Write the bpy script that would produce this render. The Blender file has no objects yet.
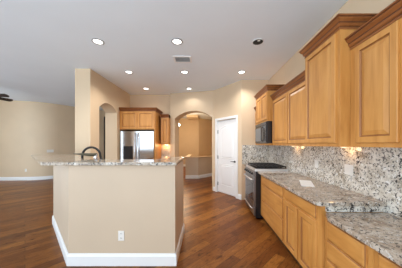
import bpy, bmesh, math
from mathutils import Vector, Matrix, Quaternion
SC = bpy.context.scene
COL = SC.collection

# ---------------------------------------------------------------- camera, world, light, exposure
F = 180.0; CH = 1.42
cd = bpy.data.cameras.new('camera'); cam = bpy.data.objects.new('camera', cd); COL.objects.link(cam)
cam.location = (0, 0, CH); cam.rotation_euler = (math.pi/2, 0, 0)
cd.sensor_fit = 'HORIZONTAL'; cd.sensor_width = 36.0; cd.lens = F*36.0/402.0
cd.shift_x = -4.0/402.0; cd.shift_y = 10.0/402.0; cd.clip_start = 0.02
SC.camera = cam
w = bpy.data.worlds.new('world'); SC.world = w; w.use_nodes = True
w.node_tree.nodes['Background'].inputs[0].default_value = (0.82, 0.945, 1.06, 1)
w.node_tree.nodes['Background'].inputs[1].default_value = 3.3
SC.view_settings.view_transform = 'Standard'; SC.view_settings.look = 'None'
SC.view_settings.gamma = 1.0; SC.view_settings.use_curve_mapping = False
SC.view_settings.exposure = 0.0
LAMP_W = 62.0        # downlights
HALL_W = 78.0        # hallway pendant
PUCK_W = 0.45         # under-cabinet pucks

# ---------------------------------------------------------------- materials
def newmat(name):
    m = bpy.data.materials.new(name); m.use_nodes = True
    nt = m.node_tree; b = nt.nodes['Principled BSDF']
    return m, nt, b
def ramp(nt, fac, stops, interp='LINEAR'):
    r = nt.nodes.new('ShaderNodeValToRGB'); r.color_ramp.interpolation = interp
    el = r.color_ramp.elements
    el[0].position, el[0].color = stops[0][0], (*stops[0][1], 1)
    el[1].position, el[1].color = stops[-1][0], (*stops[-1][1], 1)
    for p, c in stops[1:-1]:
        e = el.new(p); e.color = (*c, 1)
    nt.links.new(fac, r.inputs[0]); return r.outputs[0]
def noise(nt, vec, scale, detail=3, rough=0.55, dist=0.0):
    n = nt.nodes.new('ShaderNodeTexNoise'); n.inputs['Scale'].default_value = scale
    n.inputs['Detail'].default_value = detail; n.inputs['Roughness'].default_value = rough
    n.inputs['Distortion'].default_value = dist
    nt.links.new(vec, n.inputs['Vector']); return n.outputs['Fac']
def mapping(nt, scale=(1,1,1), rot=(0,0,0)):
    tc = nt.nodes.new('ShaderNodeTexCoord'); mp = nt.nodes.new('ShaderNodeMapping')
    mp.inputs['Scale'].default_value = scale; mp.inputs['Rotation'].default_value = rot
    nt.links.new(tc.outputs['Object'], mp.inputs[0]); return mp.outputs[0]
def mix(nt, fac, a, b, mode='MIX'):
    n = nt.nodes.new('ShaderNodeMix'); n.data_type = 'RGBA'; n.blend_type = mode
    for sock, v in ((n.inputs[0], fac), (n.inputs[6], a), (n.inputs[7], b)):
        if isinstance(v, (int, float)): sock.default_value = v
        elif isinstance(v, tuple): sock.default_value = (*v, 1)
        else: nt.links.new(v, sock)
    return n.outputs[2]
def bump(nt, b, h, strength=0.1, dist=0.01):
    n = nt.nodes.new('ShaderNodeBump'); n.inputs['Strength'].default_value = strength
    n.inputs['Distance'].default_value = dist
    nt.links.new(h, n.inputs['Height']); nt.links.new(n.outputs[0], b.inputs['Normal'])
def paint(name, col, rough=0.6, var=0.04, texture=60, bs=0.06):
    m, nt, b = newmat(name); v = mapping(nt)
    f = noise(nt, v, 1.3, 2)
    c = ramp(nt, f, [(0.3, tuple(x*(1-var) for x in col)), (0.7, tuple(min(1, x*(1+var)) for x in col))])
    nt.links.new(c, b.inputs['Base Color']); b.inputs['Roughness'].default_value = rough
    bump(nt, b, noise(nt, v, texture, 2), bs, 0.004); return m
def metal(name, col, rough=0.25, streak=(1, 1, 60)):
    m, nt, b = newmat(name); v = mapping(nt, streak)
    f = noise(nt, v, 6, 2)
    c = ramp(nt, f, [(0.3, tuple(x*0.92 for x in col)), (0.7, col)])
    nt.links.new(c, b.inputs['Base Color']); b.inputs['Metallic'].default_value = 1.0
    b.inputs['Roughness'].default_value = rough; return m
def plain(name, col, rough=0.4, metallic=0.0):
    m, nt, b = newmat(name); v = mapping(nt)
    f = noise(nt, v, 12, 2)
    c = ramp(nt, f, [(0.3, tuple(x*0.95 for x in col)), (0.7, col)])
    nt.links.new(c, b.inputs['Base Color'])
    b.inputs['Roughness'].default_value = rough; b.inputs['Metallic'].default_value = metallic; return m
def emis(name, col, s):
    m, nt, b = newmat(name); b.inputs['Base Color'].default_value = (*col, 1)
    b.inputs['Emission Color'].default_value = (*col, 1); b.inputs['Emission Strength'].default_value = s; return m
def wood(name, dark, mid, light, horiz=False, rough=0.42):
    m, nt, b = newmat(name)
    s = (9, 1.2, 9) if horiz else (9, 9, 1.0)
    v = mapping(nt, s); v2 = mapping(nt, (2, 2, 0.8))
    g = noise(nt, v, 1.6, 5, 0.6, 0.6); k = noise(nt, v2, 1.7, 2)
    c = ramp(nt, g, [(0.28, dark), (0.5, mid), (0.75, light)])
    c2 = ramp(nt, k, [(0.3, (0.86, 0.83, 0.80)), (0.7, (1, 1, 1))])
    c = mix(nt, 1.0, c, c2, 'MULTIPLY')
    nt.links.new(c, b.inputs['Base Color']); b.inputs['Roughness'].default_value = rough
    b.inputs['Specular IOR Level'].default_value = 0.45
    bump(nt, b, g, 0.03, 0.003); return m
def granite(name, rough=0.12, top=False):
    m, nt, b = newmat(name); v = mapping(nt)
    n1 = noise(nt, v, 9, 3, 0.6, 0.4)
    if top: base = ramp(nt, n1, [(0.30, (0.30, 0.22, 0.15)), (0.45, (0.42, 0.34, 0.26)), (0.60, (0.52, 0.45, 0.37)), (0.8, (0.60, 0.55, 0.48))])  # same stone, browner: reflected cabinet wood painted into the counter colour
    else: base = ramp(nt, n1, [(0.30, (0.36, 0.30, 0.23)), (0.45, (0.60, 0.54, 0.45)), (0.60, (0.74, 0.69, 0.61)), (0.8, (0.79, 0.76, 0.70))])
    n2 = noise(nt, v, 32, 4, 0.7, 0.3)
    f2 = ramp(nt, n2, [(0.555, (0, 0, 0)), (0.60, (1, 1, 1))])
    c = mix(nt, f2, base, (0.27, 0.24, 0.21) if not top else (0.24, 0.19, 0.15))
    n4 = noise(nt, v, 34, 2, 0.5, 0.8)
    f4 = ramp(nt, n4, [(0.60, (0, 0, 0)), (0.65, (1, 1, 1))])
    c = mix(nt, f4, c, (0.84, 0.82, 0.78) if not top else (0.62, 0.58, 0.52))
    n3 = noise(nt, v, 50, 3, 0.6, 0.2)
    f3 = ramp(nt, n3, [(0.575, (0, 0, 0)), (0.61, (1, 1, 1))])
    c = mix(nt, f3, c, (0.03, 0.028, 0.03))
    n5 = noise(nt, v, 14, 4, 0.7, 1.0)
    f5 = ramp(nt, n5, [(0.60, (0, 0, 0)), (0.64, (1, 1, 1))])
    c = mix(nt, f5, c, (0.045, 0.04, 0.04))
    nt.links.new(c, b.inputs['Base Color']); b.inputs['Roughness'].default_value = rough
    return m
def floor_mat():
    m, nt, b = newmat('hardwood_planks')
    v = mapping(nt, (1, 1, 1), (0, 0, math.radians(-45)))
    br = nt.nodes.new('ShaderNodeTexBrick'); br.offset = 0.37; br.offset_frequency = 2
    br.inputs['Scale'].default_value = 1.0; br.inputs['Brick Width'].default_value = 1.15
    br.inputs['Row Height'].default_value = 0.125; br.inputs['Mortar Size'].default_value = 0.0022
    br.inputs['Mortar Smooth'].default_value = 0.3; br.inputs['Bias'].default_value = 0.0
    br.inputs['Color1'].default_value = (0, 0, 0, 1); br.inputs['Color2'].default_value = (1, 1, 1, 1)
    br.inputs['Mortar'].default_value = (0.5, 0.5, 0.5, 1)
    nt.links.new(v, br.inputs['Vector'])
    pl = ramp(nt, br.outputs['Color'], [(0.0, (0.13, 0.040, 0.009)), (0.35, (0.18, 0.060, 0.013)), (0.7, (0.235, 0.084, 0.018)), (1.0, (0.31, 0.122, 0.026))])
    mp = nt.nodes.new('ShaderNodeMapping'); mp.inputs['Scale'].default_value = (3.4, 24, 1)
    nt.links.new(v, mp.inputs[0])
    g = noise(nt, mp.outputs[0], 2.2, 5, 0.65, 1.4)
    gc = ramp(nt, g, [(0.28, (0.40, 0.30, 0.24)), (0.43, (0.85, 0.80, 0.74)), (0.7, (1.25, 1.25, 1.2))])
    c = mix(nt, 1.0, pl, gc, 'MULTIPLY')
    mp2 = nt.nodes.new('ShaderNodeMapping'); mp2.inputs['Scale'].default_value = (4.5, 15, 1)
    nt.links.new(v, mp2.inputs[0])
    kn = ramp(nt, noise(nt, mp2.outputs[0], 1.3, 3, 0.6, 0.8), [(0.30, (0.40, 0.32, 0.28)), (0.42, (1, 1, 1)), (0.62, (1, 1, 1)), (0.75, (1.3, 1.38, 1.45))])
    c = mix(nt, 1.0, c, kn, 'MULTIPLY')
    c = mix(nt, br.outputs['Fac'], c, (0.045, 0.02, 0.01))
    nt.links.new(c, b.inputs['Base Color'])
    b.inputs['Roughness'].default_value = 0.34; b.inputs['Specular IOR Level'].default_value = 0.16
    bump(nt, b, noise(nt, mp.outputs[0], 1.2, 2), 0.10, 0.01)
    return m

M = {}
M['wall'] = paint('warm_beige_wall_paint', (0.65, 0.50, 0.335), 0.55)
M['hallwall'] = paint('lamplit_wall_paint', (0.68, 0.50, 0.31), 0.6)  # wall paint with the warm glow of the hall lamp mixed in
M['island'] = paint('light_beige_paint', (0.57, 0.445, 0.32), 0.5)
M['ceiling'] = paint('flat_white_ceiling_paint', (0.79, 0.86, 0.92), 0.9, 0.015, 90, 0.1)
M['white'] = paint('white_trim_paint', (0.81, 0.81, 0.80), 0.35, 0.01, 30, 0.01)
M['floor'] = floor_mat()
M['cab'] = wood('honey_maple', (0.50, 0.21, 0.045), (0.605, 0.28, 0.069), (0.68, 0.34, 0.098))
M['cabh'] = wood('honey_maple_drawer', (0.50, 0.21, 0.045), (0.605, 0.28, 0.069), (0.68, 0.34, 0.098), True)
M['crown'] = wood('cherry_crown', (0.21, 0.066, 0.016), (0.29, 0.098, 0.025), (0.37, 0.14, 0.038), True)
M['crowndark'] = wood('dark_glazed_groove', (0.07, 0.02, 0.006), (0.10, 0.030, 0.009), (0.13, 0.04, 0.012), True)
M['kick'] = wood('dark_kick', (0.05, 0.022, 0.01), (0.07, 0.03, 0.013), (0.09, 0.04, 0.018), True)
M['granite'] = granite('speckled_granite', 0.15)
M['gtop'] = granite('polished_granite_reflected_wood', 0.08, True)
M['glaze'] = wood('dark_glaze', (0.27, 0.10, 0.024), (0.33, 0.13, 0.032), (0.38, 0.16, 0.044))
M['steel'] = metal('brushed_stainless', (0.62, 0.62, 0.63), 0.14)
M['steel2'] = metal('bright_stainless', (0.80, 0.80, 0.80), 0.33, (60, 1, 1))
M['chrome'] = metal('polished_chrome', (0.75, 0.75, 0.77), 0.12)
M['black'] = plain('black_gloss_enamel', (0.015, 0.015, 0.017), 0.2)
M['iron'] = plain('cast_iron', (0.02, 0.02, 0.022), 0.5)
M['glass'] = plain('smoked_oven_glass', (0.03, 0.033, 0.038), 0.05)
M['mwglass'] = plain('grey_microwave_glass', (0.15, 0.165, 0.18), 0.25)
M['rsteel'] = metal('dark_stainless', (0.27, 0.27, 0.28), 0.28)
M['bronze'] = plain('oil_rubbed_bronze', (0.022, 0.018, 0.016), 0.45, 0.3)
M['olive'] = plain('olive_bronze', (0.10, 0.085, 0.05), 0.35, 0.5)
M['plate'] = plain('ivory_plastic', (0.80, 0.77, 0.72), 0.35)
M['slot'] = plain('grey_plastic', (0.50, 0.48, 0.45), 0.5)
M['trimgrey'] = plain('satin_grey_trim', (0.30, 0.30, 0.30), 0.4)
M['dark'] = plain('dark_recess', (0.012, 0.012, 0.012), 0.7)
M['fan'] = wood('walnut_blade', (0.015, 0.007, 0.004), (0.022, 0.010, 0.006), (0.03, 0.014, 0.008), True, 0.6)
M['reflection'] = plain('white_reflection', (0.86, 0.86, 0.84), 0.6)
M['lens'] = emis('lit_lamp_lens', (1.0, 0.97, 0.92), 5.0)
M['warmlens'] = emis('lit_warm_glass', (1.0, 0.85, 0.62), 18.0)
M['puck'] = emis('lit_puck_lens', (1.0, 0.75, 0.45), 2.5)
M['darkframe'] = wood('espresso_frame', (0.02, 0.01, 0.007), (0.03, 0.016, 0.01), (0.04, 0.02, 0.013))

# ---------------------------------------------------------------- helpers
def bx(bm, x0, x1, y0, y1, z0, z1):
    vs = [bm.verts.new((x, y, z)) for z in (z0, z1) for y in (y0, y1) for x in (x0, x1)]
    for q in ((0,2,3,1),(4,5,7,6),(0,1,5,4),(2,6,7,3),(0,4,6,2),(1,3,7,5)):
        bm.faces.new([vs[i] for i in q])
    return bm
def prism(bm, pts, z0, z1):
    a = [bm.verts.new((x, y, z0)) for x, y in pts]; b = [bm.verts.new((x, y, z1)) for x, y in pts]
    n = len(pts); bm.faces.new(a[::-1]); bm.faces.new(b)
    for i in range(n): bm.faces.new((a[i], a[(i+1) % n], b[(i+1) % n], b[i]))
    return bm
def lathe(bm, prof, c=(0,0,0), axis='Z', seg=24):
    rings = []
    for r, h in prof:
        ring = []
        for i in range(seg):
            a = 2*math.pi*i/seg; p = (r*math.cos(a), r*math.sin(a), h)
            if axis == 'X': p = (p[2], p[0], p[1])
            if axis == 'Y': p = (p[0], p[2], p[1])
            ring.append(bm.verts.new((p[0]+c[0], p[1]+c[1], p[2]+c[2])))
        rings.append(ring)
    for a, b in zip(rings, rings[1:]):
        for i in range(seg): bm.faces.new((a[i], a[(i+1) % seg], b[(i+1) % seg], b[i]))
    bm.faces.new(rings[0][::-1]); bm.faces.new(rings[-1]); return bm
def tube(bm, pts, radii, seg=10):
    pts = [Vector(p) for p in pts]
    if isinstance(radii, (int, float)): radii = [radii]*len(pts)
    rings = []; up = None
    for i, p in enumerate(pts):
        t = (pts[min(i+1, len(pts)-1)] - pts[max(i-1, 0)]).normalized()
        if up is None:
            up = Vector((0, 0, 1)) if abs(t.z) < 0.9 else Vector((0, 1, 0))
        u = (up - t*up.dot(t)).normalized(); v = t.cross(u); up = u
        rings.append([bm.verts.new(p + (u*math.cos(2*math.pi*k/seg) + v*math.sin(2*math.pi*k/seg))*radii[i]) for k in range(seg)])
    for a, b in zip(rings, rings[1:]):
        for i in range(seg): bm.faces.new((a[i], a[(i+1) % seg], b[(i+1) % seg], b[i]))
    bm.faces.new(rings[0][::-1]); bm.faces.new(rings[-1]); return bm
def obj(name, bm, mat, parent=None, bev=0.0, smooth=False, mtx=None):
    """mtx: local frame (world matrix); mesh is stored relative to parent location"""
    if bev > 0: bmesh.ops.bevel(bm, geom=list(bm.edges), offset=bev, segments=2, profile=0.6, affect='EDGES', clamp_overlap=True)
    if mtx is not None: bm.transform(mtx)
    if parent is not None:
        off = parent.location.copy(); q = parent.parent
        while q is not None: off += q.location; q = q.parent
        bm.transform(Matrix.Translation(-off))
    bmesh.ops.recalc_face_normals(bm, faces=bm.faces)
    me = bpy.data.meshes.new(name); bm.to_mesh(me); bm.free(); me.materials.append(mat)
    if name in ('door', 'drawer') and mat.name.startswith('honey'): me.materials.append(M['glaze'])
    if name == 'crown_moulding': me.materials.append(M['crowndark'])
    if smooth:
        for p in me.polygons: p.use_smooth = True
    o = bpy.data.objects.new(name, me); COL.objects.link(o)
    if parent is not None: o.parent = parent
    return o
def thing(name, label, cat, loc=(0,0,0), group=None):
    o = bpy.data.objects.new(name, None); COL.objects.link(o); o.location = loc
    o.empty_display_size = 0.1
    o['label'] = label; o['category'] = cat
    if group: o['group'] = group
    return o
def tag(o, label, cat, group=None, kind=None):
    o['label'] = label; o['category'] = cat
    if group: o['group'] = group
    if kind: o['kind'] = kind
    return o
def struct(name, bm, mat, label=None, **k):
    o = obj(name, bm, mat, **k); o['kind'] = 'structure'
    if label: o['label'] = label
    return o
B = bmesh.new
def frame(origin, u, n):
    """local x=u (along), local y = n (outward), local z = up"""
    u = Vector(u).normalized(); n = Vector(n).normalized()
    m = Matrix(((u.x, n.x, 0, origin[0]), (u.y, n.y, 0, origin[1]), (0, 0, 1, origin[2]), (0, 0, 0, 1)))
    return m
def panel(w_, h_, th=0.02, fw=0.055, raised=True, arch=0.0):
    """cabinet door / drawer front in local x (0..w), z (0..h), outward +y"""
    bm = B()
    if raised: rings = [(0, 0), (0, th-0.004), (0.004, th), (fw, th), (fw+0.006, th-0.011), (fw+0.014, th-0.011), (fw+0.046, th-0.001)]
    else: rings = [(0, 0), (0, th-0.009), (0.006, th-0.004), (0.018, th)]
    prev = None; gz = (4, 5) if raised else (2,)
    for k, (ins, d) in enumerate(rings):
        pts = [(ins, ins), (w_-ins, ins), (w_-ins, h_-ins)]
        if raised and arch > 0:
            N = 8; a = arch if k >= 3 else 0.0
            for i in range(1, N):
                t = i/N; pts.append((w_-ins-(w_-2*ins)*t, h_-ins + (a*math.sin(math.pi*t) - 0 if a else 0)))
        pts.append((ins, h_-ins))
        vs = [bm.verts.new((x, d, z)) for x, z in pts]
        if prev is None: bm.faces.new(vs)
        else:
            n = len(vs)
            for i in range(n): bm.faces.new((prev[i], prev[(i+1) % n], vs[(i+1) % n], vs[i])).material_index = 1 if k in gz else 0
        prev = vs
    bm.faces.new(prev); return bm

# ================================================================ STRUCTURE
ZC = 3.05
struct('floor', prism(B(), [(-8.6,-0.8),(3,-0.8),(3,13),(-8.6,13)], -0.1, 0.0), M['floor'])
struct('ceiling', prism(B(), [(-5.7,-2.5),(3,-2.5),(3,13),(-5.7,13)], ZC, ZC+0.12), M['ceiling'])
bm = B()
q = [(-8.45, -2.5), (-5.7, -2.5), (-5.7, 13), (-8.45, 13)]
a = [bm.verts.new((x, y, ZC+0.04*(-5.7-x))) for x, y in q]; b_ = [bm.verts.new((x, y, ZC+0.4)) for x, y in q]
bm.faces.new(a); bm.faces.new(b_)
for i in range(4): bm.faces.new((a[i], a[(i+1)%4], b_[(i+1)%4], b_[i]))
struct('ceiling_living', bm, M['ceiling'])
# right wall, back-right return wall
WX = 1.625; YB = 4.58
struct('wall_right', bx(B(), WX, WX+0.15, -2.5, YB+0.15, 0, ZC), M['wall'])
struct('wall_back_right', bx(B(), 0.93, WX, YB, YB+0.15, 0, ZC), M['wall'])
# door wall (angled)
P2 = Vector((0.26, 5.48)); P3 = Vector((0.93, 4.58))
DU = (P3-P2).normalized(); DN = Vector((DU.y, -DU.x))      # outward to camera
if DN.y > 0: DN = -DN
DL = (P3-P2).length; DM = frame((P2.x, P2.y, 0), DU, DN)
d0, d1, DH = 0.165, 0.925, 2.10
prof = [(0,0),(d0-0.01,0),(d0-0.01,DH+0.01),(d1+0.01,DH+0.01),(d1+0.01,0),(DL,0),(DL,ZC),(0,ZC)]
def vprism(prof, y0, y1):
    bm = B(); a = [bm.verts.new((u, y0, z)) for u, z in prof]; b = [bm.verts.new((u, y1, z)) for u, z in prof]
    n = len(prof); bm.faces.new(a); bm.faces.new(b[::-1])
    for i in range(n): bm.faces.new((a[i], a[(i+1) % n], b[(i+1) % n], b[i]))
    return bm
struct('wall_pantry', vprism(prof, -0.13, 0), M['wall'], mtx=DM)
# door with casing
dr = struct('door_1', panel(d1-d0, DH-0.005, 0.04, 0.12, False), M['white'], mtx=DM @ Matrix.Translation((d0, -0.075, 0.005)))
def dpanel(x0, x1, z0, z1, arch=0.0):
    bm = B(); rings = [(0, 0.0), (0.006, 0.010), (0.020, 0.010), (0.034, 0.0005), (0.06, 0.012)]
    prev = None; w_, h_ = x1-x0, z1-z0
    for k, (ins, d) in enumerate(rings):
        pts = [(ins, ins), (w_-ins, ins), (w_-ins, h_-ins)]
        if arch:
            for i in range(1, 12):
                t = i/12; pts.append((w_-ins-(w_-2*ins)*t, h_-ins+arch*math.sin(math.pi*t)))
        pts.append((ins, h_-ins)); vs = [bm.verts.new((x, d, z)) for x, z in pts]
        if prev is None: bm.faces.new(vs)
        else:
            for i in range(len(vs)): bm.faces.new((prev[i], prev[(i+1)%len(vs)], vs[(i+1)%len(vs)], vs[i]))
        prev = vs
    bm.faces.new(prev); return bm
for (z0, z1, ar) in ((0.22, 0.84, 0), (1.00, 1.88, 0.07)):
    obj('door_panel', dpanel(0, d1-d0-0.24, z0, z1, ar), M['white'], dr, mtx=DM @ Matrix.Translation((d0+0.12, -0.0355, z0)))
for z in (0.25, 1.03, 1.78):
    obj('hinge', bx(B(), d0-0.014, d0+0.012, -0.04, -0.02, z-0.05, z+0.05), M['bronze'], dr, bev=0.003, mtx=DM)
bm = B(); lathe(bm, [(0.028,-0.038),(0.028,-0.028),(0.012,-0.022),(0.012,0.02)], (d1-0.07, 0, 0.945), 'Y', 16)
hd = obj('door_handle', bm, M['bronze'], dr, mtx=DM)
obj('lever', tube(B(), [(d1-0.07, 0.018, 0.945),(d1-0.13, 0.022, 0.948),(d1-0.18, 0.018, 0.94)], [0.011,0.009,0.008]), M['bronze'], hd, smooth=True, mtx=DM)
bm = B(); cw = 0.065
bx(bm, d0-0.01-cw, d0-0.01, 0, 0.018, 0, DH+0.01+cw); bx(bm, d1+0.01, d1+0.01+cw, 0, 0.018, 0, DH+0.01+cw)
bx(bm, d0-0.01, d1+0.01, 0, 0.018, DH+0.01, DH+0.01+cw)
bx(bm, d0-0.01, d0-0.001, -0.12, 0, 0, DH+0.01); bx(bm, d1+0.001, d1+0.01, -0.12, 0, 0, DH+0.01)
struct('trim_1', bm, M['white'], mtx=DM)
# kitchen back wall, arch wall
struct('wall_back_left', bx(B(), -2.48, -1.12, 5.95, 6.10, 0, ZC), M['wall'])
P1 = Vector((-1.12, 5.82)); AU = (P2-P1).normalized(); AN = Vector((AU.y, -AU.x)); AN = -AN if AN.y > 0 else AN
AL = (P2-P1).length; AM = frame((P1.x, P1.y, 0), AU, AN)
def arch_prof(L, a0, a1, zs, za, ztop, n=20):
    pr = [(0,0),(a0,0)]
    for i in range(n+1):
        hw_ = (a1-a0)/2; rise = za-zs; R = (hw_*hw_+rise*rise)/(2*rise); x = -hw_+2*hw_*i/n
        pr.append(((a0+a1)/2+x, za-R+math.sqrt(R*R-x*x)))
    return pr+[(a1,0),(L,0),(L,ztop),(0,ztop)]
struct('wall_arch', vprism(arch_prof(AL, 0.15, AL-0.045, 2.235, 2.46, ZC), -0.36, 0), M['wall'], mtx=AM)
struct('wall_return', bx(B(), -1.12, -1.06, 5.84, 6.10, 0, ZC), M['wall'])
# left arch wall / column
AM2 = frame((-2.48, 3.89, 0), (0,1,0), (1,0,0))
struct('wall_left_arch', vprism(arch_prof(5.95+0.15-3.89, 0.33, 1.18, 2.29, 2.46, ZC), -0.33, 0), M['wall'], mtx=AM2)
# living-room far walls
A0 = Vector((-8.5, 6.98)); A1 = Vector((-6.95, 7.06)); A2 = Vector((-6.45, 7.09)); A3 = Vector((-6.1, 7.45))
arcp = []
for i in range(11):
    t = i/10.0; p = (A1*(1-t)**2 + A2*2*t*(1-t) + A3*t*t); arcp.append((p.x, p.y))
struct('wall_far_left', prism(B(), [tuple(A0)] + arcp + [(-6.2,7.66),(-6.6,7.32),(-8.5,7.2)], 0, ZC+0.13), M['wall'])
sB = Vector((-6.1,7.45)); eB = Vector((-4.05,9.8)); uB = (eB-sB).normalized(); nB = Vector((uB.y,-uB.x)); LB=(eB-sB).length
BM_ = frame((sB.x, sB.y, 0), uB, nB)
struct('wall_far_angled', vprism([(0,0),(LB,0),(LB,ZC+0.05),(0,ZC+0.05)], -0.15, 0), M['wall'], mtx=BM_)
struct('wall_far_middle', prism(B(), [(-4.05,9.8),(-1.9,9.8),(-1.9,9.95),(-4.05,9.95)], 0, ZC), M['wall'])
# hallway beyond the arch
struct('wall_hall_left', bx(B(), -1.9, -1.75, 6.3, 11.4, 0, ZC), M['hallwall'])
struct('wall_hall_back', prism(B(), [(-1.9,11.4),(-0.4,11.4),(1.0,12.6),(1.0,12.8),(-0.4,11.6),(-1.9,11.6)], 0, ZC), M['hallwall'])
struct('wall_hall_right', bx(B(), 1.0, 1.15, 5.6, 12.8, 0, ZC), M['hallwall'])
struct('trim_soffit', bx(B(), -1.02, -0.38, 10.0, 11.4, 2.93, ZC), M['hallwall'])
hw = [(-0.80,7.4),(-0.28,7.4),(0.98,8.6),(0.98,8.75),(-0.33,7.52),(-0.68,7.52),(-0.68,9.0),(-0.80,9.0)]
struct('wall_half', prism(B(), hw, 0, 0.86), M['island'])
bmc = prism(B(), [(-0.83,7.36),(-0.26,7.36),(0.98,8.54),(0.98,8.78),(-0.345,7.55),(-0.65,7.55),(-0.65,9.02),(-0.83,9.02)], 0.86, 0.89)
struct('trim_half_wall_cap', bmc, M['hallwall'])
# baseboards
def baseboard(name, p, q, h=0.13, t=0.016, parent=None, side=1):
    p = Vector(p); q = Vector(q); u = (q-p).normalized(); n = Vector((u.y, -u.x))*side; L = (q-p).length
    bm = B(); pr = [(0,0),(t,0),(t,h-0.03),(t*0.55,h-0.015),(t*0.4,h),(0,h)]
    a = [bm.verts.new((0, y, z)) for y, z in pr]; b = [bm.verts.new((L, y, z)) for y, z in pr]
    bm.faces.new(a); bm.faces.new(b[::-1])
    for i in range(len(pr)): bm.faces.new((a[i], a[(i+1)%len(pr)], b[(i+1)%len(pr)], b[i]))
    o = obj(name, bm, M['white'], parent, mtx=frame((p.x, p.y, 0), u, n))
    if parent is None: o['kind'] = 'structure'
    return o
baseboard('baseboard_far_left', tuple(A0), arcp[0])
for i in range(0, 10, 2): baseboard('baseboard_far_curve', arcp[i], arcp[i+2])
baseboard('baseboard_far_angled', (-6.1,7.45), (-4.05,9.8))
struct('wall_left', bx(B(), -8.65, -8.5, 5.7, 7.2, 0, ZC+0.13), M['wall'])
baseboard('baseboard_column', (-2.81,3.89), (-2.48,3.89))
baseboard('baseboard_left_arch', (-2.48,3.89), (-2.48,4.22))
baseboard('baseboard_half', (-0.8,7.4), (-0.28,7.4), 0.14)
baseboard('baseboard_half_angled', (-0.28,7.4), (0.98,8.6), 0.14)
baseboard('baseboard_hall_back', (-1.75,11.4), (-0.4,11.4), 0.14)
baseboard('baseboard_hall_left', (-1.75,11.4), (-1.75,6.3), 0.14, side=-1)
dd = P2+DU*(d1+0.01+cw); baseboard('baseboard_pantry', (dd.x,dd.y), (P3.x,P3.y))
baseboard('baseboard_pantry_left', (P2.x,P2.y), ((P2+DU*(d0-0.01-cw)).x, (P2+DU*(d0-0.01-cw)).y))
baseboard('baseboard_arch', (P1.x,P1.y), ((P1+AU*0.15).x, (P1+AU*0.15).y))
# dark tall window on the far angled wall, seen through the side arch
WM_ = BM_ @ Matrix.Translation((1.80, 0.002, 0.72))
wl = struct('window_1', vprism([(0,0),(0.11,0),(0.11,2.0),(0,2.0)], 0.0, 0.03), M['glass'], mtx=WM_)
bm = B()
for (x0,x1,z0,z1) in ((-0.03,0,-0.04,2.04),(0.11,0.14,-0.04,2.04),(0,0.11,-0.04,0),(0,0.11,2.0,2.04),(0,0.11,0.65,0.68),(0,0.11,1.32,1.35)): bx(bm,x0,x1,0,0.05,z0,z1)
obj('window_frame', bm, M['darkframe'], wl, mtx=WM_)

# ================================================================ ISLAND
isl = thing('kitchen_island', 'beige painted island half wall with white baseboard under the raised granite bar', 'kitchen island', (-1.2, 2.5, 0))
body = [(-0.35,2.92),(-0.35,2.11),(-1.60,2.11),(-2.73,3.24),(-2.63,3.325),(-1.546,2.24),(-0.48,2.24),(-0.48,2.92)]
obj('half_wall', prism(B(), body, 0, 1.172), M['island'], isl)
h_ = 0.14; t_ = 0.018
def mitre(pts, z0, z1, off):
    # offset polyline to the outside (towards the camera side)
    P = [Vector(p) for p in pts]; outs = []
    for i, p in enumerate(P):
        ns = []
        if i > 0: u = (P[i]-P[i-1]).normalized(); ns.append(Vector((-u.y, u.x)))
        if i < len(P)-1: u = (P[i+1]-P[i]).normalized(); ns.append(Vector((-u.y, u.x)))
        n = sum(ns, Vector((0,0))); n.normalize(); k = 1/max(0.3, n.dot(ns[0])); outs.append(p+n*off*k)
    return outs
def skirting(pts, h, t):
    bm = B(); rows = []
    for off, z in ((0.0005,0),(t,0),(t,h-0.03),(t*0.55,h-0.012),(t*0.35,h),(0.0005,h)):
        rows.append([bm.verts.new((p.x, p.y, z)) for p in mitre(pts, 0, 0, off)])
    n = len(rows)
    for j in range(n):
        a, b = rows[j], rows[(j+1)%n]
        for i in range(len(a)-1): bm.faces.new((a[i], a[i+1], b[i+1], b[i]))
    bm.faces.new([r[0] for r in rows]); bm.faces.new([r[-1] for r in rows][::-1]); return bm
pl_ = [(-2.73,3.24),(-1.60,2.11),(-0.35,2.11),(-0.35,2.92)]
# direction: outside must be towards -Y for the front run
t1 = mitre([(-1.6,2.11),(-0.35,2.11)],0,0,0.02)[0]
obj('baseboard', skirting(pl_ if t1.y < 2.11 else pl_[::-1], h_, t_), M['white'], isl)
# inner base cabinets of the island
inner = [(-0.50,2.26),(-1.52,2.26),(-2.54,3.28),(-2.16,3.66),(-1.30,2.84),(-0.50,2.84)]
inner_c = [(-0.485,2.245),(-1.533,2.245),(-2.60,3.312),(-2.20,3.74),(-1.28,2.87),(-0.485,2.87)]
obj('base_cabinet', prism(B(), [(x, y) for x, y in inner], 0.0, 0.868), M['cab'], isl)
lc = obj('lower_countertop', prism(B(), inner_c, 0.870, 0.91), M['gtop'], None, bev=0.004)
tag(lc, 'lower granite counter around the sink behind the raised bar', 'countertop')
slab = [(-0.325,2.95),(-0.325,2.05),(-1.87,2.05),(-3.40,3.52),(-2.72,3.66),(-1.62,2.41),(-0.64,2.41),(-0.64,2.95)]
bt = obj('bar_countertop', prism(B(), slab, 1.174, 1.212), M['gtop'], None, bev=0.008)
tag(bt, 'raised speckled granite bar top with pointed left end on the beige island', 'countertop')
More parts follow.
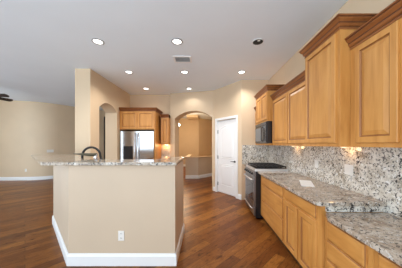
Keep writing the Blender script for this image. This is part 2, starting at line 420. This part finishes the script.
# outlets
def outlet(loc, u, n, label, duplex=True, wide=0.07, group=None, scale=1.0):
    t = thing('power_outlet' if duplex else 'light_switch', label, 'outlet' if duplex else 'light switch', loc, group)
    m = frame(loc, u, n)
    obj('cover_plate', bx(B(), -wide/2, wide/2, 0.0008, 0.007, -0.057, 0.057), M['plate'], t, bev=0.002, mtx=m)
    if duplex:
        for dz in (-0.026, 0.026):
            s = obj('socket', bx(B(), -0.016, 0.016, 0.0072, 0.0095, dz-0.014, dz+0.014), M['plate'], t, bev=0.001, mtx=m)
            bm = B(); bx(bm, -0.008, -0.005, 0.0096, 0.0102, dz-0.006, dz+0.006); bx(bm, 0.005, 0.008, 0.0096, 0.0102, dz-0.006, dz+0.006)
            obj('slot', bm, M['dark'], s, mtx=m)
    else:
        k = max(1, round(wide/0.055))
        for i in range(k):
            cx = (i-(k-1)/2)*0.046
            obj('rocker', bx(B(), cx-0.016, cx+0.016, 0.0072, 0.0105, -0.033, 0.033), M['plate'], t, bev=0.0015, mtx=m)
    return t
outlet((-0.98, 2.11, 0.347), (1,0,0), (0,-1,0), 'ivory outlet low on the front of the beige island', scale=2)
outlet((-7.02, 7.0555, 0.39), (1,0,0), (0,-1,0), 'small white outlet low on the far living room wall')
sp = Vector((-6.262, 7.286))
outlet((sp.x, sp.y, 1.137), (0.35,0.31,0), (0.31,-0.35,0), 'wide white switch plate on the far angled living room wall', False, 0.21)

# faucet + dispenser on lower counter
fb = Vector((-1.905, 2.80, 0.9105))
fa = thing('kitchen_faucet', 'black gooseneck faucet arching above the raised bar', 'faucet', fb)
obj('base', lathe(B(), [(0.03,0),(0.03,0.012),(0.024,0.02),(0.022,0.11),(0.016,0.12)], fb), M['bronze'], fa, smooth=True)
pts = [(fb.x, fb.y, fb.z+0.10), (fb.x, fb.y, 1.16), (fb.x-0.005, fb.y, 1.20)]
cx, r = fb.x+0.137, 0.14
for i in range(0, 15):
    a = math.pi - i*math.pi*1.0/14 ; pts.append((cx+r*math.cos(a), fb.y, 1.235+r*math.sin(a)*0.95))
pts.append((cx+r+0.01, fb.y, 1.20))
obj('spout', tube(B(), pts, 0.017, 12), M['bronze'], fa, smooth=True)
e = Vector(pts[-1])
obj('spray_head', tube(B(), [e+Vector((0,0,0.012)), e+Vector((0.004,0,-0.03)), e+Vector((0.006,0,-0.055))], [0.014,0.019,0.017], 12), M['black'], fa, smooth=True)
obj('lever', tube(B(), [(fb.x, fb.y-0.02, 0.99),(fb.x, fb.y-0.06, 1.01),(fb.x,fb.y-0.10,1.05)], [0.010,0.008,0.006]), M['bronze'], fa, smooth=True)
sb = Vector((-1.635, 2.70, 0.9105))
sd = thing('soap_dispenser', 'olive bronze soap dispenser with long tapering spout inside the faucet arc', 'soap dispenser', sb)
obj('bottle', lathe(B(), [(0.022,0),(0.022,0.006),(0.016,0.02),(0.014,0.20),(0.026,0.25),(0.032,0.30),(0.022,0.345),(0.010,0.36)], sb), M['chrome'], sd, smooth=True)
obj('spout', tube(B(), [(sb.x+0.01, sb.y, 1.262),(sb.x-0.10, sb.y, 1.258),(sb.x-0.22, sb.y, 1.268),(sb.x-0.34, sb.y, 1.272)], [0.026,0.024,0.015,0.005]), M['olive'], sd, smooth=True)

# ================================================================ RIGHT RUN
XC = 0.99; XF = 1.045; XT = 1.10
def crown_mesh(x0, y0, x1, y1, z0, z1, pr, near=True, far=True):
    """crown moulding around the -X face and the -Y / +Y returns of a box [x0..x1]x[y0..y1]; mitred"""
    steps = [(0.0, 0.0), (0.10, 0.0), (0.12, 0.13), (0.06, 0.17), (0.06, 0.22), (0.24, 0.28), (0.42, 0.44), (0.38, 0.49), (0.40, 0.55), (0.72, 0.70), (0.86, 0.80), (0.82, 0.84), (0.84, 0.88), (1.0, 0.90), (1.0, 1.0), (0.0, 1.0)]
    dk_ = (3, 4, 7, 8, 11, 12)
    bm = B(); rows = []
    for fo, fz in steps:
        o_ = fo*pr; z = z0+(z1-z0)*fz
        ny = y0-(o_ if near else 0); fy = y1+(o_ if far else 0)
        rows.append([bm.verts.new(p) for p in ((x1, ny, z), (x0-o_, ny, z), (x0-o_, fy, z), (x1, fy, z))])
    for k, (a, b) in enumerate(zip(rows, rows[1:])):
        for i in range(3): bm.faces.new((a[i], a[i+1], b[i+1], b[i])).material_index = 1 if k+1 in dk_ else 0
    bm.faces.new([r[0] for r in rows]); bm.faces.new([r[-1] for r in rows][::-1])
    a, b = rows[-1], rows[0]
    for i in range(3): bm.faces.new((a[i], a[i+1], b[i+1], b[i]))
    return bm
ZU = 1.395
def upper(label, xf, y0, y1, ztop, doors, z0=ZU, near=True, far=False, crown_h=0.105, zd0=None, door_z1=None):
    t = thing('wall_cabinet', label, 'wall cabinet', (1.62, (y0+y1)/2, z0), None)
    bm = bx(B(), xf, WX-0.002, y0, y1, z0, ztop-crown_h+0.02)
    obj('body', bm, M['cab'], t, bev=0.002)
    zt = ztop-crown_h-0.012; zb = (zd0 or z0+0.035)
    for (a, b) in doors:
        obj('door', panel(b-a, zt-zb, 0.02, 0.048), M['cab'], t, mtx=frame((xf, b, zb), (0,-1,0), (-1,0,0)))
    obj('crown_moulding', crown_mesh(xf-0.001, y0, WX-0.003, y1, ztop-crown_h, ztop, 0.05, near, far), M['crown'], t)
    return t
upper('narrow maple wall cabinet in the far corner beyond the microwave', 1.29, 4.195, 4.575, 2.34, [(4.22, 4.55)])
g = upper('tall maple wall cabinet standing over the black microwave', 1.20, 3.432, 4.192, 2.54, [(3.455, 3.80), (3.815, 4.165)], z0=1.862, zd0=1.90, far=True)
upper('maple wall cabinet with two doors right of the microwave', 1.29, 2.155, 3.428, 2.34, [(2.20, 2.765), (2.79, 3.395)], near=False)
upper('tallest maple wall cabinet with one wide door and dark cherry crown', 1.20, 1.60, 2.152, 2.545, [(1.640, 2.125)], far=True)
upper('near maple wall cabinet with one door at the right edge', 1.29, 1.13, 1.597, 2.355, [(1.19, 1.53)], near=False)
upper('nearest maple wall cabinet cut off by the right edge', 1.29, 0.2, 1.127, 2.355, [(0.24, 0.655), (0.675, 1.10)], near=True)
# microwave + wood shelf/filler
mw = thing('microwave', 'black and grey microwave built in under the tall cabinet over the range', 'microwave', (1.4, 3.81, 1.434))
sh = thing('microwave_shelf', 'maple shelf board holding the black microwave', 'shelf', (1.4, 3.81, ZU))
obj('shelf_board', bx(B(), 1.21, WX-0.002, 3.432, 4.192, ZU, 1.432), M['cab'], sh, bev=0.002)
obj('side_panel', bx(B(), 1.215, WX-0.002, 4.178, 4.192, 1.433, 1.860), M['cab'], sh)
obj('body', bx(B(), 1.185, 1.60, 3.436, 4.176, 1.434, 1.860), M['black'], mw, bev=0.004)
MF = frame((1.185, 4.176, 1.434), (0,-1,0), (-1,0,0))
obj('vent_grille', bx(B(), 0.01, 0.73, 0.0, 0.018, 0.36, 0.418), M['black'], mw, bev=0.003, mtx=MF)
d = obj('door', bx(B(), 0.015, 0.56, 0.0, 0.022, 0.012, 0.352), M['black'], mw, bev=0.004, mtx=MF)
obj('window', bx(B(), 0.03, 0.47, 0.022, 0.025, 0.04, 0.32), M['mwglass'], d, bev=0.001, mtx=MF)
obj('handle', tube(B(), [(0.535,0.022,0.04),(0.535,0.05,0.07),(0.535,0.05,0.30),(0.535,0.022,0.33)], 0.008), M['black'], d, smooth=True, mtx=MF)
cp = obj('control_panel', bx(B(), 0.565, 0.73, 0.0, 0.02, 0.012, 0.352), M['black'], mw, bev=0.003, mtx=MF)
obj('display', bx(B(), 0.585, 0.71, 0.02, 0.0215, 0.29, 0.335), M['glass'], cp, mtx=MF)
for i in range(4):
    for j in range(3):
        obj('button', bx(B(), 0.59+j*0.042, 0.62+j*0.042, 0.02, 0.0225, 0.05+i*0.055, 0.085+i*0.055), M['iron'], cp, mtx=MF)

# base cabinets
def base_cab(label, y0, y1, ztop, doors, drawers, xf=XF):
    t = thing('base_cabinet', label, 'base cabinet', (1.3, (y0+y1)/2, 0))
    obj('body', bx(B(), xf, 1.597, y0, y1, 0.10, ztop), M['cab'], t, bev=0.002)
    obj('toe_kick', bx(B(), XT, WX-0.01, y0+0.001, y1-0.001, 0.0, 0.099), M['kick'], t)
    for (a, b, z0, z1) in doors:
        obj('door', panel(b-a, z1-z0, 0.02, 0.055), M['cab'], t, mtx=frame((xf, b, z0), (0,-1,0), (-1,0,0)))
    for (a, b, z0, z1) in drawers:
        obj('drawer', panel(b-a, z1-z0, 0.02, 0.03, False), M['cabh'], t, mtx=frame((xf, b, z0), (0,-1,0), (-1,0,0)))
    return t
base_cab('maple base cabinet with three wide drawers right of the range', 2.355, 3.365, 0.868, [],
         [(2.39,3.26,0.705,0.845),(2.39,3.26,0.425,0.69),(2.39,3.26,0.125,0.41)])
base_cab('maple base cabinet with two doors under the end of the counter', 1.612, 2.352, 0.868,
         [(2.015,2.32,0.125,0.70),(1.675,1.985,0.125,0.70)], [(1.675,2.32,0.725,0.845)])
base_cab('narrow maple base cabinet in the corner beyond the range', 4.145, 4.575, 0.868, [(4.17,4.55,0.125,0.70)], [(4.17,4.55,0.725,0.845)])
base_cab('low maple desk cabinet with stacked drawers under the dropped counter', 1.142, 1.606, 0.778, [],
         [(1.185,1.560,0.60,0.755),(1.185,1.560,0.435,0.587),(1.185,1.560,0.125,0.422)], xf=1.07)
base_cab('low maple desk cabinet with drawers at the lower right corner', 0.40, 1.139, 0.778, [],
         [(0.44,1.10,0.60,0.755),(0.44,1.10,0.435,0.587),(0.44,1.10,0.125,0.422)], xf=1.07)
# counters
ct = obj('countertop', prism(B(), [(XC,3.385),(XC,1.605),(XC+0.03,1.578),(1.598,1.578),(1.598,3.385)], 0.870, 0.91), M['gtop'], None, bev=0.007)
tag(ct, 'long polished granite countertop right of the range, ending at the dropped desk', 'countertop')
ct = obj('countertop', bx(B(), XC, 1.598, 4.145, 4.553, 0.870, 0.91), M['gtop'], None, bev=0.006)
tag(ct, 'short granite countertop in the corner beyond the range', 'countertop')
dk = obj('desk_countertop', prism(B(), [(1.02,1.50),(1.06,1.580),(1.598,1.580),(1.598,0.3),(1.02,0.3)], 0.780, 0.82), M['gtop'], None, bev=0.007)
tag(dk, 'lower granite desk top in the near right corner, one step below the counter', 'countertop')
rs = obj('granite_riser', bx(B(), 1.075, 1.598, 1.586, 1.610, 0.8205, 0.8695), M['granite'])
tag(rs, 'thin granite riser strip between the counter and the lower desk', 'backsplash')
bs = obj('backsplash', bx(B(), 1.60, WX-0.001, 0.3, 4.578, 0.80, 1.393), M['granite'])
tag(bs, 'long speckled granite backsplash on the right wall below the wall cabinets', 'backsplash')
bs = obj('backsplash', bx(B(), 0.945, 1.599, 4.556, 4.579, 0.912, 1.393), M['granite'])
tag(bs, 'granite backsplash on the end wall beside the white door', 'backsplash')
outlet((1.60, 2.58, 1.133), (0,-1,0), (-1,0,0), 'white switch plate on the right backsplash left of the other plate', False, 0.07)
outlet((1.60, 2.00, 1.135), (0,-1,0), (-1,0,0), 'larger white switch plate on the right backsplash nearest the desk', False, 0.115)
# thin white slab imitating a bright reflected patch in the polished counter
pp = obj('reflection_patch', prism(B(), [(1.17,2.19),(1.30,2.13),(1.46,2.48),(1.33,2.54)], 0.9105, 0.914), M['reflection'])
tag(pp, 'white patch put in for reflected light on the granite countertop', 'reflection')

# range
RY0, RY1, RX = 3.392, 4.138, 0.925
rg = thing('gas_range', 'stainless gas range with black grates between the base cabinets', 'range', (1.25, 3.765, 0))
obj('body', bx(B(), RX+0.035, 1.57, RY0, RY1, 0.02, 0.90), M['black'], rg, bev=0.003)
RF = frame((RX+0.035, RY1, 0), (0,-1,0), (-1,0,0)); W_ = RY1-RY0
obj('cooktop', bx(B(), RX+0.02, 1.575, RY0, RY1, 0.901, 0.950), M['steel2'], rg, bev=0.006)
obj('burner_pan', bx(B(), RX+0.045, 1.55, RY0+0.022, RY1-0.03, 0.9505, 0.955), M['black'], rg, bev=0.002)
cpn = obj('control_panel', prism(B(), [(0,0),(0.045,0.0),(0.03,0.1),(0,0.1)], 0.003, W_-0.003), M['rsteel'], rg, bev=0.003,
    mtx=RF @ Matrix(((0,0,1,0),(1,0,0,0),(0,1,0,0.80),(0,0,0,1))))
for i in range(5):
    bm = lathe(B(), [(0.024,0.0),(0.024,0.006),(0.019,0.012),(0.017,0.038),(0.014,0.042)], (0.09+i*0.14, 0.036, 0.85), 'Y', 16)
    obj('knob', bm, M['black'], cpn, mtx=RF)
od = obj('oven_door', bx(B(), 0.005, W_-0.005, 0.001, 0.034, 0.235, 0.79), M['rsteel'], rg, bev=0.005, mtx=RF)
obj('oven_window', bx(B(), 0.10, W_-0.10, 0.034, 0.037, 0.33, 0.66), M['glass'], od, bev=0.001, mtx=RF)
obj('handle', tube(B(), [(0.06,0.034,0.735),(0.06,0.075,0.74),(W_-0.06,0.075,0.74),(W_-0.06,0.034,0.735)], 0.012), M['steel2'], od, smooth=True, mtx=RF)
wd = obj('warming_drawer', bx(B(), 0.005, W_-0.005, 0.001, 0.032, 0.06, 0.225), M['rsteel'], rg, bev=0.005, mtx=RF)
obj('handle', tube(B(), [(0.08,0.032,0.185),(0.08,0.062,0.19),(W_-0.08,0.062,0.19),(W_-0.08,0.032,0.185)], 0.010), M['steel2'], wd, smooth=True, mtx=RF)
for (x, y, r) in ((1.13,3.56,0.045),(1.13,3.97,0.04),(1.42,3.56,0.04),(1.42,3.97,0.045),(1.28,3.765,0.05)):
    obj('burner', lathe(B(), [(r,0),(r,0.008),(r*0.75,0.012),(r*0.7,0.02),(0.01,0.022)], (x,y,0.9555), 'Z', 20), M['iron'], rg)
for k in range(3):
    y0 = RY0+0.035+k*0.228; y1 = y0+0.218; bm = B(); z0, z1 = 0.980, 0.996
    for (xa,xb,ya,yb) in ((0.985,1.545,y0,y0+0.012),(0.985,1.545,y1-0.012,y1),(0.985,0.997,y0,y1),(1.533,1.545,y0,y1),
                          (0.985,1.545,(y0+y1)/2-0.006,(y0+y1)/2+0.006),(1.06,1.072,y0,y1),(1.13,1.142,y0,y1),(1.21,1.222,y0,y1),(1.30,1.312,y0,y1),(1.39,1.402,y0,y1),(1.46,1.472,y0,y1)):
        bx(bm, xa, xb, ya, yb, z0, z1)
    for x in (0.986, 1.53):
        for y in (y0, y1-0.012): bx(bm, x, x+0.012, y, y+0.012, 0.9555, z0)
    obj('grate', bm, M['iron'], rg)

# ================================================================ BACK RUN: fridge and cabinets
fr = thing('refrigerator', 'stainless side by side refrigerator with dispenser under maple cabinets', 'refrigerator', (-1.95, 5.5, 0))
obj('body', bx(B(), -2.435, -1.475, 5.24, 5.90, 0.02, 1.80), M['black'], fr, bev=0.004)
FF = frame((-2.435, 5.238, 0), (1,0,0), (0,-1,0))
fz = obj('freezer_door', bx(B(), 0.003, 0.47, 0.0, 0.06, 0.10, 1.795), M['steel'], fr, bev=0.010, mtx=FF)
fd = obj('refrigerator_door', bx(B(), 0.476, 0.957, 0.0, 0.06, 0.10, 1.795), M['steel'], fr, bev=0.010, mtx=FF)
obj('toe_grille', bx(B(), 0.01, 0.95, 0.0, 0.02, 0.01, 0.09), M['black'], fr, mtx=FF)
for dpar, x in ((fz, 0.43), (fd, 0.52)):
    obj('handle', tube(B(), [(x,0.06,0.55),(x,0.11,0.62),(x,0.125,1.15),(x,0.11,1.68),(x,0.06,1.74)], 0.014), M['chrome'], dpar, smooth=True, mtx=FF)
ds = obj('water_dispenser', bx(B(), 0.09, 0.36, 0.0605, 0.066, 0.98, 1.36), M['black'], fz, bev=0.002, mtx=FF)
obj('brand_badge', bx(B(), 0.72, 0.79, 0.0605, 0.063, 1.69, 1.715), M['chrome'], fd, mtx=FF)
RZ = Matrix.Rotation(math.pi/2, 4, 'Z')
def crown_front(x0, x1, y0, y1, z0, z1, pr, left, right):
    # same profile but running along X with the face towards -Y
    bm = crown_mesh(0, 0, y1-y0, x1-x0, z0, z1, pr, left, right)
    bm.transform(Matrix(((0,1,0,x0),(1,0,0,y0),(0,0,1,0),(0,0,0,1)))); return bm
def back_upper(label, x0, x1, yf, z0, ztop, doors, left, right, ch=0.10):
    t = thing('wall_cabinet', label, 'wall cabinet', ((x0+x1)/2, 5.9, z0))
    obj('body', bx(B(), x0, x1, yf, 5.945, z0, ztop-ch+0.02), M['cab'], t, bev=0.002)
    for a, b in doors:
        obj('door', panel(b-a, ztop-ch-0.01-z0-0.02, 0.02, 0.055), M['cab'], t, mtx=frame((a, yf, z0+0.02), (1,0,0), (0,-1,0)))
    obj('crown_moulding', crown_front(x0, x1, yf-0.001, 5.944, ztop-ch, ztop, 0.055, left, right), M['crown'], t)
    return t
fc_ = back_upper('maple cabinet with two doors above the stainless refrigerator', -2.476, -1.442, 5.22, 1.84, 2.47, [(-2.44,-1.965),(-1.945,-1.47)], False, True)
obj('side_panel', bx(B(), -1.468, -1.442, 5.215, 5.945, 0, 1.838), M['cab'], fc_, bev=0.002)
back_upper('narrow maple wall cabinet between the refrigerator and the archway', -1.378, -1.125, 5.60, 1.41, 2.34, [(-1.36,-1.14)], False, False)
t = thing('base_cabinet', 'small maple base cabinet right of the refrigerator behind the island', 'base cabinet', (-1.28, 5.6, 0))
obj('body', bx(B(), -1.438, -1.125, 5.36, 5.945, 0.10, 0.868), M['cab'], t)
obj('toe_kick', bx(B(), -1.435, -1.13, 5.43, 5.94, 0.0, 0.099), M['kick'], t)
obj('door', panel(0.28, 0.57, 0.02, 0.05), M['cab'], t, mtx=frame((-1.42, 5.36, 0.125), (1,0,0), (0,-1,0)))
obj('drawer', panel(0.28, 0.13, 0.02, 0.03, False), M['cabh'], t, mtx=frame((-1.42, 5.36, 0.72), (1,0,0), (0,-1,0)))
c2 = obj('countertop', bx(B(), -1.438, -1.125, 5.33, 5.92, 0.870, 0.91), M['gtop'], None, bev=0.005)
tag(c2, 'small granite countertop right of the stainless refrigerator', 'countertop')
c3 = obj('backsplash', bx(B(), -1.438, -1.125, 5.922, 5.948, 0.871, 1.405), M['granite'])
tag(c3, 'warmly lit granite backsplash right of the refrigerator', 'backsplash')

# ================================================================ LIGHTS AND CEILING FIXTURES
def light(name, kind, loc, energy, col, parent, size=0.08, spot=None, rot=(0,0,0)):
    ld = bpy.data.lights.new(name, kind); ld.energy = energy; ld.color = col
    if kind == 'AREA': ld.shape = 'DISK'; ld.size = size
    else: ld.shadow_soft_size = size
    if spot: ld.spot_size = spot; ld.spot_blend = 0.6
    o = bpy.data.objects.new(name, ld); COL.objects.link(o)
    o.location = Vector(loc)-parent.location; o.rotation_euler = rot; o.parent = parent
    return o
rows = [(2.86, ('nearest row', [(-1.70,'left'),(-0.445,'middle')])), (4.07, ('second row', [(-1.72,'left'),(-0.46,'middle'),(0.83,'right')])),
        (5.29, ('back row', [(-1.73,'left'),(-0.47,'right')]))]
labels = {(-1.70,2.86):'lit round recessed downlight at the upper left, nearest row', (-0.445,2.86):'lit round recessed downlight in front of the ceiling vent, nearest row',
 (-1.72,4.07):'lit recessed downlight of the middle row near the side arch wall', (-0.46,4.07):'lit recessed downlight just behind the ceiling vent',
 (0.83,4.07):'lit recessed downlight in front of the white door, right end of middle row', (-1.73,5.29):'small lit recessed downlight above the refrigerator cabinets',
 (-0.47,5.29):'small lit recessed downlight above the archway'}
def downlight(x, y, label, lit=True):
    pw = LAMP_W*(0.27 if y > 5 else 1.0)
    t = thing('recessed_downlight', label, 'ceiling light', (x, y, ZC), 'recessed downlights in the kitchen ceiling')
    prof = [(0.088,-0.001),(0.090,-0.006),(0.082,-0.012),(0.068,-0.010),(0.066,-0.002)]
    bm = B(); seg = 32; rings = []
    for r, h in prof: rings.append([bm.verts.new((x+r*math.cos(2*math.pi*i/seg), y+r*math.sin(2*math.pi*i/seg), ZC+h)) for i in range(seg)])
    n = len(rings)
    for j in range(n):
        a, b = rings[j], rings[(j+1)%n]
        for i in range(seg): bm.faces.new((a[i], a[(i+1)%seg], b[(i+1)%seg], b[i]))
    obj('trim_ring', bm, M['trimgrey'] if lit else M['white'], t, smooth=True)
    if lit:
        obj('lens', lathe(B(), [(0.067,-0.0015),(0.061,-0.007),(0.03,-0.0095),(0.002,-0.010)], (x,y,ZC), 'Z', 28), M['lens'], t, smooth=True)
        light('lamp', 'SPOT', (x,y,ZC-0.03), pw, (1.0,0.96,0.91), t, 0.06, math.radians(150))
    else:
        obj('black_baffle', lathe(B(), [(0.067,-0.0015),(0.078,-0.0125),(0.052,-0.0135),(0.002,-0.0135)], (x,y,ZC), 'Z', 28), M['dark'], t, smooth=True)
        obj('lamp_face', lathe(B(), [(0.022,-0.0136),(0.020,-0.015),(0.010,-0.017),(0.002,-0.018)], (x+0.002,y-0.045,ZC), 'Z', 20), M['plate'], t, smooth=True)
for y, (rn, xs) in rows:
    for x, s in xs: downlight(x, y, labels[(x, y)])
downlight(0.84, 2.86, 'unlit recessed downlight with black baffle, above the range side of the kitchen', False)
downlight(-4.1, 6.2, 'added downlight out of view, brightening the passage behind the side arch wall')  # unseen lamp, added to brighten the passage and the arch jamb
# ceiling vent
vt = thing('ceiling_vent', 'white slatted air vent in the ceiling between the recessed lights', 'vent', (-0.43, 3.46, ZC))
bm = B(); x0,x1,y0,y1 = -0.60,-0.26,3.33,3.59; f = 0.03
for a in ((x0,x1,y0,y0+f),(x0,x1,y1-f,y1),(x0,x0+f,y0+f,y1-f),(x1-f,x1,y0+f,y1-f)): bx(bm, a[0],a[1],a[2],a[3], ZC-0.012, ZC-0.001)
obj('frame', bm, M['white'], vt)
obj('backing', bx(B(), x0+f, x1-f, y0+f, y1-f, ZC-0.003, ZC-0.001), M['trimgrey'], vt)
for i in range(6):
    yy = y0+f+0.018+i*0.033
    bm = B(); v = [bm.verts.new(p) for p in ((x0+f,yy-0.008,ZC-0.0125),(x1-f,yy-0.008,ZC-0.0125),(x1-f,yy+0.008,ZC-0.004),(x0+f,yy+0.008,ZC-0.004),
        (x0+f,yy-0.008,ZC-0.014),(x1-f,yy-0.008,ZC-0.014),(x1-f,yy+0.008,ZC-0.0055),(x0+f,yy+0.008,ZC-0.0055))]
    for q in ((0,1,2,3),(7,6,5,4),(0,4,5,1),(1,5,6,2),(2,6,7,3),(3,7,4,0)): bm.faces.new([v[k] for k in q])
    obj('slat', bm, M['white'], vt)
# ceiling fan
fc = Vector((-6.02, 4.85, 2.74))
fn = thing('ceiling_fan', 'dark bladed ceiling fan in the living room, only two blade tips in view', 'ceiling fan', fc)
obj('downrod', lathe(B(), [(0.013,0.10),(0.013,0.28)], fc), M['bronze'], fn)
obj('canopy', lathe(B(), [(0.03,0.27),(0.065,0.31),(0.07,0.335)], fc), M['bronze'], fn)
obj('motor', lathe(B(), [(0.04,-0.08),(0.09,-0.05),(0.11,0.0),(0.10,0.06),(0.05,0.10)], fc), M['bronze'], fn, smooth=True)
for k in range(5):
    a = math.radians(5+72*k); bm = B()
    for (u0,u1,w0,w1) in ((0.19,0.66,0.055,0.07),):
        n = 6; top = []; 
        pts = [(u0,-w0),(u1-0.04,-w1),(u1-0.01,-w1*0.6),(u1,0),(u1-0.01,w1*0.6),(u1-0.04,w1),(u0,w0)]
        prism(bm, pts, -0.007, 0.007)
    rot = Matrix.Translation(fc) @ Matrix.Rotation(a,4,'Z') @ Matrix.Rotation(math.radians(-22),4,'X')
    bl = obj('blade', bm, M['fan'], fn, mtx=rot)
    obj('blade_iron', bx(B(), 0.09, 0.22, -0.015, 0.015, -0.013, -0.0075), M['bronze'], bl, mtx=rot)
# under-cabinet pucks
def puck(x, y, z, label, pw=PUCK_W):
    t = thing('puck_light', label, 'puck light', (x, y, z), 'puck lights under the wall cabinets')
    obj('housing', lathe(B(), [(0.032,-0.0005),(0.034,-0.010),(0.026,-0.014)], (x,y,z), 'Z', 20), M['plate'], t)
    obj('lens', lathe(B(), [(0.024,-0.0145),(0.002,-0.016)], (x,y,z), 'Z', 20), M['puck'], t)
    light('lamp', 'POINT', (x,y,z-0.035), pw, (1.0,0.62,0.28), t, 0.02)
puck(1.52, 1.97, ZU, 'puck light under the tallest wall cabinet by the desk end')
puck(1.52, 3.10, ZU, 'puck light under the two door wall cabinet near the range')
puck(-1.26, 5.82, 1.41, 'puck light under the narrow wall cabinet beside the refrigerator', 2.2)
# hallway pendant
pc = Vector((-1.36, 9.2, 2.40))
pt = thing('pendant_lamp', 'glowing glass pendant lamp in the hallway beyond the archway', 'pendant lamp', pc)
obj('shade', lathe(B(), [(0.03,-0.07),(0.075,-0.04),(0.08,0.02),(0.045,0.07),(0.02,0.085)], pc), M['warmlens'], pt, smooth=True)
obj('rod', lathe(B(), [(0.006,0.085),(0.006,0.63)], pc, 'Z', 8), M['bronze'], pt)
obj('canopy', lathe(B(), [(0.03,0.62),(0.06,0.645)], pc), M['bronze'], pt)
light('lamp', 'POINT', (pc.x+0.3, pc.y-0.2, pc.z-0.45), HALL_W, (1.0,0.82,0.58), pt, 0.12)
